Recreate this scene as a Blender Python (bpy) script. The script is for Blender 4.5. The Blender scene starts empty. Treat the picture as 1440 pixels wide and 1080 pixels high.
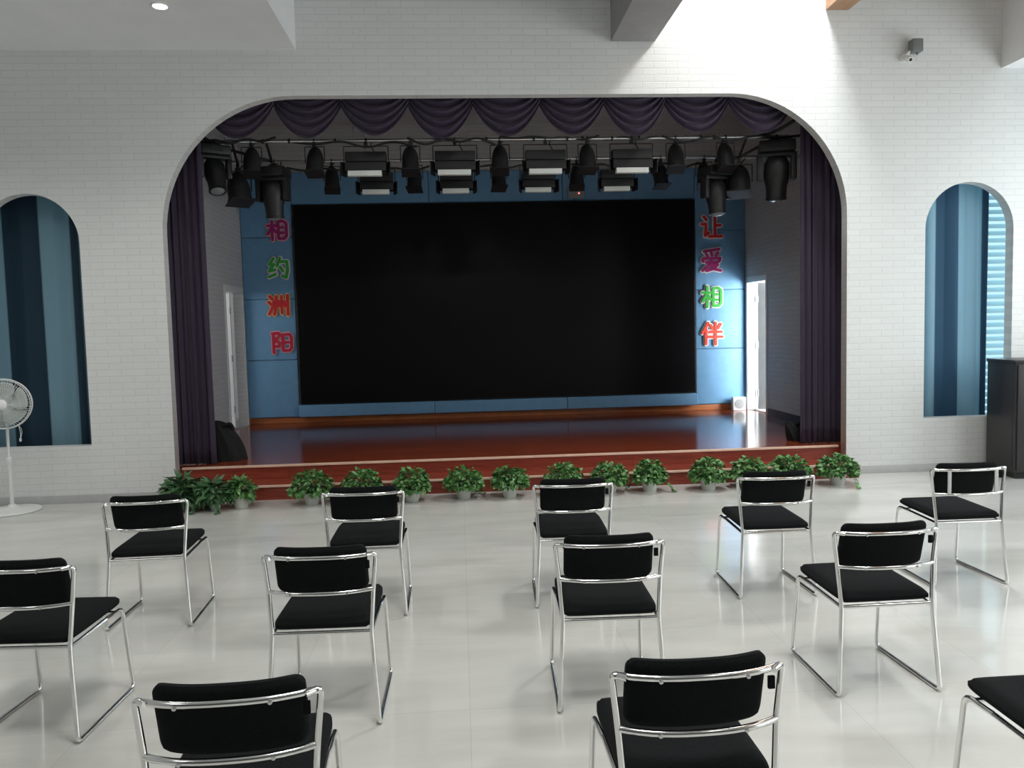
import bpy, bmesh, math, random
from mathutils import Vector, Matrix
PI = math.pi
scene = bpy.context.scene
COL = scene.collection
random.seed(7)

# ------------------------------------------------------------------ materials
def mat(name, col, rough=.6, metal=0., spec=.5, coat=0., sheen=0., emit=None, estr=0., trans=0.):
    m = bpy.data.materials.new(name); m.use_nodes = True
    b = m.node_tree.nodes['Principled BSDF']
    b.inputs['Base Color'].default_value = (*col, 1)
    b.inputs['Roughness'].default_value = rough
    b.inputs['Metallic'].default_value = metal
    b.inputs['Specular IOR Level'].default_value = spec
    b.inputs['Coat Weight'].default_value = coat
    b.inputs['Sheen Weight'].default_value = sheen
    b.inputs['Transmission Weight'].default_value = trans
    if emit:
        b.inputs['Emission Color'].default_value = (*emit, 1)
        b.inputs['Emission Strength'].default_value = estr
    return m

class NT:
    def __init__(s, m): s.m = m; s.n = m.node_tree.nodes; s.l = m.node_tree.links; s.b = s.n['Principled BSDF']
    def add(s, t, **k):
        o = s.n.new(t)
        for a, v in k.items():
            if a.startswith('i_'): o.inputs[a[2:].replace('_', ' ')].default_value = v
            else: setattr(o, a, v)
        return o
    def link(s, a, b): s.l.new(a, b)
    def ramp(s, stops):
        r = s.add('ShaderNodeValToRGB'); e = r.color_ramp.elements
        while len(e) > 1: e.remove(e[-1])
        e[0].position = stops[0][0]; e[0].color = (*stops[0][1], 1)
        for p, c in stops[1:]:
            x = e.new(p); x.color = (*c, 1)
        return r

def noisy(name, c1, c2, scale=20, rough=.6, bump=0., detail=4, stretch=(1, 1, 1), **k):
    m = mat(name, c1, rough, **k); t = NT(m)
    tc = t.add('ShaderNodeTexCoord'); mp = t.add('ShaderNodeMapping'); mp.inputs['Scale'].default_value = stretch
    t.link(tc.outputs['Object'], mp.inputs['Vector'])
    nz = t.add('ShaderNodeTexNoise'); nz.inputs['Scale'].default_value = scale; nz.inputs['Detail'].default_value = detail
    t.link(mp.outputs[0], nz.inputs['Vector'])
    r = t.ramp([(.3, c1), (.7, c2)]); t.link(nz.outputs['Fac'], r.inputs[0]); t.link(r.outputs[0], t.b.inputs['Base Color'])
    if bump:
        bp = t.add('ShaderNodeBump'); bp.inputs['Strength'].default_value = bump; bp.inputs['Distance'].default_value = .01
        t.link(nz.outputs['Fac'], bp.inputs['Height']); t.link(bp.outputs[0], t.b.inputs['Normal'])
    return m

def brick_mat(name, c1, c2, mortar, axis='x'):
    m = mat(name, c1, .55); t = NT(m)
    tc = t.add('ShaderNodeTexCoord'); sp = t.add('ShaderNodeSeparateXYZ'); cb = t.add('ShaderNodeCombineXYZ')
    t.link(tc.outputs['Object'], sp.inputs[0]); t.link(sp.outputs[0 if axis == 'x' else 1], cb.inputs[0]); t.link(sp.outputs[2], cb.inputs[1])
    br = t.add('ShaderNodeTexBrick'); br.inputs['Scale'].default_value = 1
    br.inputs['Brick Width'].default_value = .24; br.inputs['Row Height'].default_value = .066
    br.inputs['Mortar Size'].default_value = .006; br.inputs['Mortar Smooth'].default_value = .6
    br.inputs['Color1'].default_value = (*c1, 1); br.inputs['Color2'].default_value = (*c2, 1); br.inputs['Mortar'].default_value = (*mortar, 1)
    t.link(cb.outputs[0], br.inputs['Vector']); t.link(br.outputs['Color'], t.b.inputs['Base Color'])
    nz = t.add('ShaderNodeTexNoise'); nz.inputs['Scale'].default_value = 60; t.link(tc.outputs['Object'], nz.inputs['Vector'])
    iv = t.add('ShaderNodeMath', operation='MULTIPLY_ADD'); iv.inputs[1].default_value = -1; 
    t.link(br.outputs['Fac'], iv.inputs[0]); t.link(nz.outputs['Fac'], iv.inputs[2])
    bp = t.add('ShaderNodeBump'); bp.inputs['Strength'].default_value = .28; bp.inputs['Distance'].default_value = .004
    t.link(iv.outputs[0], bp.inputs['Height']); t.link(bp.outputs[0], t.b.inputs['Normal'])
    return m

M = {}
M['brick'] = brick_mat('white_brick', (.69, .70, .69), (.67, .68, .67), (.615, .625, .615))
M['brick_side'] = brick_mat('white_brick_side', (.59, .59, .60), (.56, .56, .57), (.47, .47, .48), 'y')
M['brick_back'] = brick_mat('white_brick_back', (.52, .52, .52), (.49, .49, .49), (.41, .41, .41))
M['plaster'] = noisy('plaster_white', (.78, .79, .80), (.82, .83, .84), 3)
M['far_wall'] = noisy('dark_grey_far_wall', (.10, .10, .10), (.13, .13, .13), 3)
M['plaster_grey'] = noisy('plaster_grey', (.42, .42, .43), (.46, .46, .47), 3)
M['beam_grey'] = noisy('grey_beam_paint', (.27, .265, .265), (.31, .30, .30), 6)
M['beam_wood'] = noisy('brown_wood_beam', (.30, .17, .10), (.38, .22, .13), 6, stretch=(8, 1, 8))
M['skirting'] = noisy('grey_skirting', (.42, .425, .42), (.47, .475, .47), 8, rough=.3)
M['white_gloss'] = mat('white_gloss_paint', (.78, .79, .78), .3)
M['door_paint'] = noisy('grey_door_paint', (.15, .155, .155), (.17, .175, .175), 5, rough=.45)
M['chrome'] = mat('chrome', (.78, .78, .77), .12, 1.)
M['steel_satin'] = mat('satin_steel', (.55, .56, .55), .55, .6)
M['steel'] = mat('brushed_steel_pipe', (.62, .63, .64), .3, 1.)
M['fabric'] = noisy('black_fabric', (.004, .0045, .005), (.009, .010, .011), 220, rough=.95, bump=.3, spec=.15)
M['black_metal'] = noisy('black_painted_metal', (.008, .008, .009), (.014, .014, .015), 30, rough=.5)
M['cable'] = mat('black_rubber', (.01, .01, .011), .6)
M['velvet'] = noisy('purple_velvet', (.023, .013, .034), (.037, .021, .052), 40, rough=.75, sheen=.15, stretch=(1, 1, .1))
M['black_cloth'] = noisy('black_cloth', (.006, .006, .007), (.012, .012, .013), 60, rough=.9)
M['screen'] = noisy('led_screen_black', (.006, .006, .007), (.008, .008, .009), 400, rough=.30, spec=.2)
M['blue_pad'] = noisy('light_blue_padding', (.14, .32, .52), (.16, .345, .555), 12, rough=.6, bump=.05)
M['speaker_white'] = mat('white_plastic', (.74, .75, .73), .45)
M['grille'] = mat('grey_grille', (.30, .31, .31), .5)
M['pot'] = noisy('ivory_pot', (.60, .61, .56), (.68, .69, .64), 12, rough=.5)
M['soil'] = noisy('dark_soil', (.03, .02, .012), (.05, .035, .02), 60, rough=.95, bump=.5)
M['fan_white'] = mat('fan_white', (.66, .68, .66), .4)
M['fan_blade'] = mat('fan_blade_grey', (.42, .47, .46), .35)
M['cabinet'] = noisy('dark_brown_lacquer', (.028, .025, .027), (.036, .032, .034), 10, rough=.35, stretch=(1, 1, .1))
M['lamp_on'] = mat('lit_lamp', (1, 1, 1), .5, emit=(1, 1, 1), estr=14)
M['diffuser'] = mat('white_reflector', (.80, .82, .78), .35)
M['daylight'] = mat('daylight_sky', (0, 0, 0), 1, emit=(.55, .85, 1.0), estr=1.0)
M['daylight_white'] = mat('daylight_white', (0, 0, 0), 1, emit=(.92, .98, 1.0), estr=3.0)
M['red_led'] = mat('red_led', (.8, .1, .1), .5, emit=(1, .2, .2), estr=2)
M['lens_glass'] = mat('lens_glass', (.25, .28, .30), .08, spec=.9, coat=.5)
M['cam_grey'] = mat('grey_camera_plastic', (.16, .175, .175), .5)
M['nosing'] = noisy('beige_step_nosing', (.72, .48, .36), (.78, .55, .43), 10, rough=.4)

def floor_mat():
    m = mat('polished_marble', (.6, .6, .57), .11, spec=.5); t = NT(m)
    tc = t.add('ShaderNodeTexCoord'); mp = t.add('ShaderNodeMapping'); mp.inputs['Scale'].default_value = (.45, 1.5, 1)
    t.link(tc.outputs['Object'], mp.inputs['Vector'])
    n1 = t.add('ShaderNodeTexNoise'); n1.inputs['Scale'].default_value = 1.6; n1.inputs['Detail'].default_value = 7; n1.inputs['Distortion'].default_value = .7
    t.link(mp.outputs[0], n1.inputs['Vector'])
    r = t.ramp([(.30, (.49, .49, .46)), (.5, (.58, .58, .55)), (.72, (.65, .65, .625))])
    t.link(n1.outputs['Fac'], r.inputs[0])
    br = t.add('ShaderNodeTexBrick', offset=0.0); br.inputs['Scale'].default_value = 1
    br.inputs['Brick Width'].default_value = .8; br.inputs['Row Height'].default_value = .8; br.inputs['Mortar Size'].default_value = .0022
    br.inputs['Color1'].default_value = (1, 1, 1, 1); br.inputs['Color2'].default_value = (.96, .96, .96, 1); br.inputs['Mortar'].default_value = (.86, .86, .85, 1)
    t.link(tc.outputs['Object'], br.inputs['Vector'])
    mx = t.add('ShaderNodeMix', data_type='RGBA', blend_type='MULTIPLY'); mx.inputs[0].default_value = 1
    t.link(r.outputs[0], mx.inputs[6]); t.link(br.outputs['Color'], mx.inputs[7]); t.link(mx.outputs[2], t.b.inputs['Base Color'])
    return m
M['floor'] = floor_mat()

def wood_mat(name, c1, c2, c3, rough, row=.12):
    m = mat(name, c1, rough, coat=.0); t = NT(m)
    tc = t.add('ShaderNodeTexCoord'); mp = t.add('ShaderNodeMapping'); mp.inputs['Scale'].default_value = (1.2, 14, 14)
    t.link(tc.outputs['Object'], mp.inputs['Vector'])
    n1 = t.add('ShaderNodeTexNoise'); n1.inputs['Scale'].default_value = 2.2; n1.inputs['Detail'].default_value = 6; n1.inputs['Distortion'].default_value = 1.2
    t.link(mp.outputs[0], n1.inputs['Vector'])
    r = t.ramp([(.28, c1), (.5, c2), (.75, c3)]); t.link(n1.outputs['Fac'], r.inputs[0])
    br = t.add('ShaderNodeTexBrick'); br.inputs['Scale'].default_value = 1; br.inputs['Brick Width'].default_value = 1.2; br.inputs['Row Height'].default_value = row
    br.inputs['Mortar Size'].default_value = .002
    br.inputs['Color1'].default_value = (1, 1, 1, 1); br.inputs['Color2'].default_value = (.78, .78, .78, 1); br.inputs['Mortar'].default_value = (.45, .45, .45, 1)
    t.link(tc.outputs['Object'], br.inputs['Vector'])
    mx = t.add('ShaderNodeMix', data_type='RGBA', blend_type='MULTIPLY'); mx.inputs[0].default_value = 1
    t.link(r.outputs[0], mx.inputs[6]); t.link(br.outputs['Color'], mx.inputs[7]); t.link(mx.outputs[2], t.b.inputs['Base Color'])
    return m
M['stage_wood'] = wood_mat('red_stage_floorboards', (.17, .028, .012), (.25, .045, .018), (.33, .07, .028), .13)
M['riser_wood'] = wood_mat('red_riser_boards', (.15, .022, .012), (.24, .038, .02), (.32, .065, .032), .4, .4)
M['base_wood'] = wood_mat('orange_wood_skirting', (.36, .11, .035), (.46, .15, .05), (.55, .20, .07), .35, .4)

def curtain_mat(name, light, dark, edges):
    # broad vertical two-tone stripes woven in the cloth (object x), slightly translucent
    m = mat(name, light, .8); t = NT(m)
    tc = t.add('ShaderNodeTexCoord'); sp = t.add('ShaderNodeSeparateXYZ'); t.link(tc.outputs['Object'], sp.inputs[0])
    x0, x1 = edges[0][0] - .01, edges[-1][0] + .01
    mr = t.add('ShaderNodeMapRange'); mr.inputs['From Min'].default_value = x0; mr.inputs['From Max'].default_value = x1
    t.link(sp.outputs[0], mr.inputs['Value'])
    stops = []; 
    for i, (x, c) in enumerate(edges):
        p = (x - x0) / (x1 - x0)
        if i: stops.append((p - .012, stops[-1][1]))
        stops.append((p, light if c else dark))
    r = t.ramp(stops); t.link(mr.outputs[0], r.inputs[0])
    nz = t.add('ShaderNodeTexNoise'); nz.inputs['Scale'].default_value = 300; t.link(tc.outputs['Object'], nz.inputs['Vector'])
    t.link(r.outputs[0], t.b.inputs['Base Color'])
    tr = t.add('ShaderNodeBsdfTranslucent'); t.link(r.outputs[0], tr.inputs['Color'])
    ms = t.add('ShaderNodeMixShader'); ms.inputs[0].default_value = .45
    out = t.n['Material Output']
    t.link(t.b.outputs[0], ms.inputs[1]); t.link(tr.outputs[0], ms.inputs[2]); t.link(ms.outputs[0], out.inputs['Surface'])
    return m
M['curt_l'] = curtain_mat('teal_striped_cloth', (.26, .42, .50), (.018, .050, .085), [(-4.8, 0), (-4.72, 1), (-4.56, 0), (-4.55, 0), (-4.205, 1), (-3.90, 0), (-3.815, 1), (-3.79, 0), (-3.5, 0)])
M['curt_r'] = curtain_mat('blue_striped_cloth', (.31, .47, .55), (.045, .12, .20), [(4.7, 1), (5.205, 0), (5.46, 1), (5.74, 0), (5.9, 0)])
def leaf_mat(name, a, b, c):
    m = mat(name, a, .45); t = NT(m)
    tc = t.add('ShaderNodeTexCoord'); nz = t.add('ShaderNodeTexNoise'); nz.inputs['Scale'].default_value = 22; nz.inputs['Detail'].default_value = 2
    t.link(tc.outputs['Object'], nz.inputs['Vector'])
    r = t.ramp([(.3, a), (.55, b), (.74, c)]); t.link(nz.outputs['Fac'], r.inputs[0]); t.link(r.outputs[0], t.b.inputs['Base Color'])
    return m
M['leaf'] = leaf_mat('pothos_leaf', (.035, .11, .03), (.085, .23, .055), (.30, .48, .22))
M['leaf_dark'] = leaf_mat('dark_fern_leaf', (.025, .075, .03), (.045, .13, .045), (.11, .22, .09))
M['slat'] = mat('pale_blue_slat', (.55, .78, .85), .5)
for k, c in dict(magenta=(.36, .015, .16), green=(.04, .42, .05), red=(.62, .02, .03), crimson=(.55, .015, .06), orange=(.80, .06, .03), outline=(.80, .78, .76), outline_pink=(.80, .42, .45), outline_yellow=(.85, .55, .25)).items():
    M['ink_' + k] = mat('letter_' + k, c, .45)

# ------------------------------------------------------------------ mesh helpers
class MB:
    def __init__(s): s.v = []; s.f = []
    def add(s, vs, fs, mtx=None):
        o = len(s.v)
        s.v += [tuple(mtx @ Vector(q)) if mtx else tuple(q) for q in vs]
        s.f += [tuple(i + o for i in q) for q in fs]; return s
    def box(s, x0, x1, y0, y1, z0, z1, mtx=None):
        return s.add([(x0, y0, z0), (x1, y0, z0), (x1, y1, z0), (x0, y1, z0), (x0, y0, z1), (x1, y0, z1), (x1, y1, z1), (x0, y1, z1)],
                     [(0, 3, 2, 1), (4, 5, 6, 7), (0, 1, 5, 4), (1, 2, 6, 5), (2, 3, 7, 6), (3, 0, 4, 7)], mtx)
    def tube(s, pts, r, fil=0., n=10, closed=False, seg=5, cap=True, mtx=None):
        P = [Vector(p) for p in pts]; path = []
        N = len(P)
        for i in range(N):
            if fil and (closed or 0 < i < N - 1):
                a, b, c = P[i - 1], P[i], P[(i + 1) % N]
                d1, d2 = (a - b), (c - b); f = min(fil, d1.length * .49, d2.length * .49)
                p1, p2 = b + d1.normalized() * f, b + d2.normalized() * f
                for k in range(seg + 1):
                    t = k / seg; path.append(p1 * (1 - t) ** 2 + b * 2 * t * (1 - t) + p2 * t * t)
            else: path.append(P[i])
        m = len(path); vs = []; fs = []; nrm = None
        for i in range(m):
            if closed: t = (path[(i + 1) % m] - path[i - 1]).normalized()
            else: t = (path[min(i + 1, m - 1)] - path[max(i - 1, 0)]).normalized()
            if nrm is None:
                nrm = t.orthogonal().normalized()
            else:
                nrm = (nrm - t * nrm.dot(t)); nrm = nrm.normalized() if nrm.length > 1e-6 else t.orthogonal().normalized()
            bn = t.cross(nrm)
            for k in range(n):
                a = 2 * PI * k / n; vs.append(path[i] + (nrm * math.cos(a) + bn * math.sin(a)) * r)
        for i in range(m if closed else m - 1):
            for k in range(n):
                j = (i + 1) % m; fs.append((i * n + k, i * n + (k + 1) % n, j * n + (k + 1) % n, j * n + k))
        if cap and not closed:
            fs.append(tuple(range(n - 1, -1, -1))); fs.append(tuple((m - 1) * n + k for k in range(n)))
        return s.add(vs, fs, mtx)
    def lathe(s, prof, n=28, mtx=None):        # prof [(r,z)], about z
        vs = []; fs = []
        for r, z in prof:
            for k in range(n):
                a = 2 * PI * k / n; vs.append((r * math.cos(a), r * math.sin(a), z))
        for i in range(len(prof) - 1):
            for k in range(n):
                fs.append((i * n + k, i * n + (k + 1) % n, (i + 1) * n + (k + 1) % n, (i + 1) * n + k))
        fs.append(tuple(range(n - 1, -1, -1))); fs.append(tuple((len(prof) - 1) * n + k for k in range(n)))
        return s.add(vs, fs, mtx)
    def grid(s, fn, nu, nv, mtx=None):
        vs = [fn(i / nu, j / nv) for j in range(nv + 1) for i in range(nu + 1)]
        fs = [(j * (nu + 1) + i, j * (nu + 1) + i + 1, (j + 1) * (nu + 1) + i + 1, (j + 1) * (nu + 1) + i) for j in range(nv) for i in range(nu)]
        return s.add(vs, fs, mtx)
    def build(s, name, m, parent=None, smooth=None, bevel=0., bseg=2, solid=0.):
        me = bpy.data.meshes.new(name); me.from_pydata(s.v, [], s.f); me.update()
        bm = bmesh.new(); bm.from_mesh(me); bmesh.ops.recalc_face_normals(bm, faces=bm.faces)
        if bevel: bmesh.ops.bevel(bm, geom=bm.edges[:], offset=bevel, segments=bseg, profile=.6, affect='EDGES')
        bm.to_mesh(me); bm.free()
        if smooth or bevel:
            me.polygons.foreach_set('use_smooth', [True] * len(me.polygons))
            me.set_sharp_from_angle(angle=math.radians(40 if smooth is not False else 30))
        me.materials.append(m)
        o = bpy.data.objects.new(name, me); COL.objects.link(o)
        if parent: o.parent = parent
        if solid:
            md = o.modifiers.new('thickness', 'SOLIDIFY'); md.thickness = solid; md.offset = 0
        return o

def tag(o, label=None, cat=None, group=None, kind=None):
    if label: o['label'] = label
    if cat: o['category'] = cat
    if group: o['group'] = group
    if kind: o['kind'] = kind
    return o
def thing(name, label, cat, loc=(0, 0, 0), rz=0, group=None):
    o = bpy.data.objects.new(name, None); o.empty_display_size = .1; COL.objects.link(o)
    o.location = loc; o.rotation_euler = (0, 0, rz); return tag(o, label, cat, group)
def struct(o): o['kind'] = 'structure'; return o
def kids(o): return [c for c in bpy.data.objects if c.parent == o]
def dup(root, loc, rz, label, scale=None):
    r = root.copy(); COL.objects.link(r); r.location = loc; r.rotation_euler = (0, 0, rz); r['label'] = label
    if scale: r.scale = scale
    def rec(a, b):
        for ch in kids(a):
            if ch == b: continue
            c = ch.copy(); COL.objects.link(c); c.parent = b; rec(ch, c)
    src = [c for c in kids(root)]
    for ch in src:
        c = ch.copy(); COL.objects.link(c); c.parent = r
        for g in kids(ch):
            if g.parent == ch:
                d = g.copy(); COL.objects.link(d); d.parent = c
    return r
def T(x, y, z): return Matrix.Translation((x, y, z))
def R(a, ax): return Matrix.Rotation(a, 4, ax)

# ------------------------------------------------------------------ the room
def arch_loop(x0, x1, z0, z1, rl, rr, n=20):
    """closed outline: up the left side, over rounded top, down the right side"""
    p = [(x0, z0)]
    for k in range(n + 1):
        a = PI - PI / 2 * k / n; p.append((x0 + rl + rl * math.cos(a), z1 - rl + rl * math.sin(a)))
    for k in range(n + 1):
        a = PI / 2 - PI / 2 * k / n; p.append((x1 - rr + rr * math.cos(a), z1 - rr + rr * math.sin(a)))
    p.append((x1, z0)); return p
XL, XR, YB, ZC = -7.6, 7.0, -15.0, 6.2
def plate(name, outer, holes, m, y0, y1):
    cu = bpy.data.curves.new(name, 'CURVE'); cu.dimensions = '2D'; cu.fill_mode = 'BOTH'; cu.extrude = (y1 - y0) / 2
    for lp in [outer] + holes:
        sp = cu.splines.new('POLY'); sp.points.add(len(lp) - 1); sp.use_cyclic_u = True
        for i, (x, z) in enumerate(lp): sp.points[i].co = (x, z, 0, 1)
    tmp = bpy.data.objects.new('tmp', cu); COL.objects.link(tmp)
    me = bpy.data.meshes.new_from_object(tmp.evaluated_get(bpy.context.evaluated_depsgraph_get()))
    bpy.data.objects.remove(tmp)
    me.transform(T(0, (y0 + y1) / 2, 0) @ R(PI / 2, 'X'))
    me.materials.clear(); me.materials.append(m)
    o = bpy.data.objects.new(name, me); COL.objects.link(o); return o
arch = arch_loop(-2.885, 4.065, 0, 3.972, 1.32, 1.24)
outer = [(XL, 0)] + arch + [(XR, 0), (XR, ZC), (XL, ZC)]
winL = arch_loop(-4.65, -3.684, .572, 3.055, .482, .482)
winR = arch_loop(4.913, 5.879, .572, 3.05, .482, .482)
struct(plate('wall_front', outer, [winL, winR], M['brick'], 0, .12))

FRONT_Y0 = YB
struct(MB().box(XL - .1, XR + .1, YB - .1, 5.2, -.1, 0).build('floor', M['floor']))
# ceiling with a skylight opening over the front aisle
SKX0, SKX1, SKY0, SKY1 = 3.25, 3.8, -1.25, -.45
struct(MB().box(XL - .1, SKX0, YB, .12, ZC, ZC + .1).box(SKX1, XR + .1, YB, .12, ZC, ZC + .1)
       .box(SKX0, SKX1, YB, SKY0, ZC, ZC + .1).box(SKX0, SKX1, SKY1, .12, ZC, ZC + .1).build('ceiling', M['plaster']))
struct(MB().box(XL - .1, XL, YB, .12, 0, ZC).build('wall_left', M['plaster']))
# right wall with three tall window openings
WY = [(-2.3, -.45), (-6.2, -3.2), (-10.5, -7.5)]
ys = [YB] + sum([[a, b] for a, b in sorted(WY)], []) + [.12]
w = MB().box(XR, XR + .1, YB, .12, 0, .9).box(XR, XR + .1, YB, .12, 3.6, ZC)
for i in range(0, len(ys), 2): w.box(XR, XR + .1, ys[i], ys[i + 1], .9, 3.6)
struct(w.build('wall_right', M['plaster']))
struct(MB().box(XL - .1, XR + .1, YB - .1, YB, 0, ZC).build('wall_back', M['far_wall']))
for i, (a, b) in enumerate(sorted(WY, reverse=True)):
    o = struct(MB().box(XR + .05, XR + .06, a, b, .9, 3.6).build('window_%d' % (i + 3), M['daylight_white']))
    fr = MB()
    for yy in (a, (a + b) / 2 - .025, b - .05): fr.box(XR, XR + .05, yy, yy + .05, .9, 3.6)
    for zz in (.9, 2.2, 3.55): fr.box(XR, XR + .05, a, b, zz, zz + .05)
    fr.build('window_frame', M['white_gloss'], o)

# skirting
struct(MB().box(XL, -2.93, -.015, 0, 0, .084).build('baseboard_left', M['skirting'], bevel=.003))
struct(MB().box(4.10, XR, -.015, 0, 0, .084).build('baseboard_right', M['skirting'], bevel=.003))
# dropped ceilings and beams
struct(MB().box(XL, -1.518, -6, 0, 4.413, ZC).build('trim_1', M['plaster']))
struct(MB().box(5.714, XR, -6, 0, 4.212, ZC).build('trim_2', M['plaster']))
struct(MB().box(1.607, 2.057, -9, 0, 4.49, ZC).build('trim_3', M['beam_grey']))
struct(MB().box(3.83, 4.07, -9, 0, 4.80, ZC).build('trim_4', M['beam_wood']))

struct(MB().box(-1.518, 1.607, -9, -5, 5.12, ZC).build('trim_added_bay', M['plaster']))  # added lowered bay out of view, invented to carry the centre fill panel
# ------------------------------------------------------------------ the stage
SX0, SX1, BY, SZ, SC = -3.2, 4.468, 4.09, .288, 4.72
struct(MB().box(SX0 - .0, SX1, .165, 5.1, .0, SZ - .001).build('floor_stage', M['stage_wood']))
st = MB().box(-2.875, 4.055, .158, .166, .145, SZ - .02).box(-2.93, 4.10, -.211, -.2, 0, .126)
st.box(-2.93, -2.92, -.2, -.001, 0, .126).box(4.09, 4.10, -.2, -.001, 0, .126)
struct(st.build('trim_5', M['riser_wood']))
struct(MB().box(-2.93, 4.10, -.211, -.001, .126, .144).box(-2.875, 4.055, -.001, .158, .126, .144).build('trim_6', M['riser_wood']))
struct(MB().box(-2.935, 4.105, -.222, -.195, .128, .1475).box(-2.94, 4.11, -.2225, -.2115, .126, .146).build('trim_7', M['nosing'], bevel=.003))
struct(MB().box(-2.875, 4.055, .145, .185, SZ - .02, SZ + .003).build('trim_8', M['nosing'], bevel=.004))
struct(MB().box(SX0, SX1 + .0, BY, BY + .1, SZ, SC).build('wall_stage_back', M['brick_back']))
# side walls with door openings close to the back corners
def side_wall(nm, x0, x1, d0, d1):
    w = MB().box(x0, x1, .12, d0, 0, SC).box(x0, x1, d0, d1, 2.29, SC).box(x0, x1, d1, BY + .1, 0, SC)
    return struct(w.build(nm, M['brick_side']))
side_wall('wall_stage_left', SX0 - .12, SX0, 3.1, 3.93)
side_wall('wall_stage_right', SX1, SX1 + .12, 3.22, 3.98)
struct(MB().box(SX0 - .12, SX1 + .12, .12, BY + .1, SC, SC + .1).build('ceiling_stage', M['plaster_grey']))
struct(MB().box(-3.2, 4.468, BY - .02, BY, SZ, SZ + .092).build('baseboard_back', M['base_wood'], bevel=.004))
struct(MB().box(SX1 - .015, SX1, .4, 3.14, SZ, SZ + .10).build('baseboard_stage_right', M['black_metal']))
struct(MB().box(SX0, SX0 + .015, .4, 3.04, SZ, SZ + .10).build('baseboard_stage_left', M['skirting']))
# backstage rooms behind the doors and behind the arched windows
def room(nm, x0, x1, y0, y1, z0, z1, m):
    t = .05; w = MB().box(x0, x1, y1, y1 + t, z0, z1)
    if nm.endswith('right'): w.box(x1, x1 + t, y0, y1, z0, z1)
    else: w.box(x0 - t, x0, y0, y1, z0, z1)
    w.box(x0, x1, y0 - t, y0, z0, z1) if y0 > .3 else None
    struct(w.build(nm, m)); return struct(MB().box(x0, x1, y0, y1, z1, z1 + t).build('ceiling_' + nm[5:], M['plaster']))
room('wall_backstage_right', SX1 + .12, 6.9, .75, 5.2, .2, 3.2, M['plaster'])
room('wall_backstage_left', -7.0, SX0 - .12, .75, 5.2, .2, 3.2, M['plaster'])
struct(MB().box(SX1 + .12, 6.9, .75, 5.2, .2, .288).build('floor_backstage_right', M['plaster']))
struct(MB().box(-7.0, SX0 - .12, .75, 5.2, .2, .288).build('floor_backstage_left', M['plaster']))
for nm, x0, x1 in (('wall_niche_left', -5.3, SX0 - .12), ('wall_niche_right', SX1 + .12, 7.0)):
    struct(MB().box(x0, x1, .68, .70, 0, SC).box(x0 - .02, x0, .12, .70, 0, SC).box(x1, x1 + .02, .12, .70, 0, SC).box(x0, x1, .12, .70, 3.4, 3.42).build(nm, M['plaster']))

# doors : a jamb frame plus a leaf swung away from the stage
def make_door(nm, wx, side, d0, d1, leaf_y):
    fr = MB(); x0, x1 = sorted((wx - side * .012, wx + side * .13))
    fr.box(x0, x1, d1 - .03, d1 + .035, SZ, 2.29 + .05)
    fr.box(x0, x1, d0 - .05, d0, SZ, 2.34).box(x0, x1, d0, d1 - .03, 2.25, 2.34)
    o = struct(fr.build(nm, M['white_gloss'], bevel=.004))
    a, b = sorted((wx + side * .14, wx + side * .98))
    lf = MB(); st = .13
    lf.box(a, b, leaf_y, leaf_y + .04, SZ + .01, 1.15).box(a, b, leaf_y, leaf_y + .04, 2.08, 2.25).box(a + st, b - st, leaf_y, leaf_y + .04, 1.60, 1.68)
    for u, v in ((a, a + st), (b - st, b)): lf.box(u, v, leaf_y, leaf_y + .04, 1.15, 2.08)
    l = lf.build('door_leaf', M['door_paint' if side > 0 else 'white_gloss'], o)
    MB().box(a + st, b - st, leaf_y + .015, leaf_y + .025, 1.15, 1.60).box(a + st, b - st, leaf_y + .015, leaf_y + .025, 1.68, 2.08).build('door_pane', M['daylight_white' if side > 0 else 'plaster'], l)
    if side > 0:      # swung well past square into the next room
        hx = a; rot = T(hx, leaf_y, 0) @ R(math.radians(-33), 'Z') @ T(-hx, -leaf_y, 0)
        for ob in [l] + [q for q in bpy.data.objects if q.parent == l]: ob.data.transform(rot)
    for z in (.55, 1.30, 2.0):
        MB().tube([(wx + side * .135, leaf_y - .006, z - .05), (wx + side * .135, leaf_y - .006, z + .05)], .011).build('hinge', M['grille'], o, smooth=True)
    return o
make_door('door_1', SX1, 1, 3.22, 3.98, 3.90)
make_door('door_2', SX0, -1, 3.10, 3.98, 3.80)

# blue padded panels on the back wall
pi = 0
def pad(x0, x1, z0, z1, label, th=.05):
    y1 = BY - .001
    o = MB().box(x0 + .003, x1 - .003, y1 - th, y1, z0 + .003, z1 - .003).build('wall_panel', M['blue_pad'], bevel=.012, bseg=3)
    return tag(o, label, 'wall panel', 'blue padded wall panels around the screen')
zz = [.382, 1.25, 2.165, 3.08, 4.03]
rowname = ['lowest', 'second lowest', 'second highest', 'highest']
for i in range(4):
    pad(SX0 + .002, -2.44, zz[i], zz[i + 1], 'light blue padded panel left of the black screen, %s of its column' % rowname[i])
    pad(3.67, SX1 - .002, zz[i], zz[i + 1], 'light blue padded panel right of the black screen, %s of its column' % rowname[i])
xs = [-2.44, -.40, 1.63, 3.67]; cn = ['left', 'middle', 'right']
for i in range(3):
    pad(xs[i], xs[i + 1], 3.555, 4.03, 'light blue padded panel above the black screen, %s one of three' % cn[i])
    pad(xs[i], xs[i + 1], .382, .568, 'narrow light blue padded strip under the black screen, %s one of three' % cn[i], .14)
t = thing('led_screen', 'large black switched-off screen filling the middle of the stage back wall', 'screen', (.62, BY - .10, .572))
MB().box(-3.035, 3.035, 0, .095, 0, 2.975).build('frame', M['black_metal'], t, bevel=.004)
MB().box(-3.02, 3.02, -.004, .001, .015, 2.96).build('display', M['screen'], t)
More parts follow.
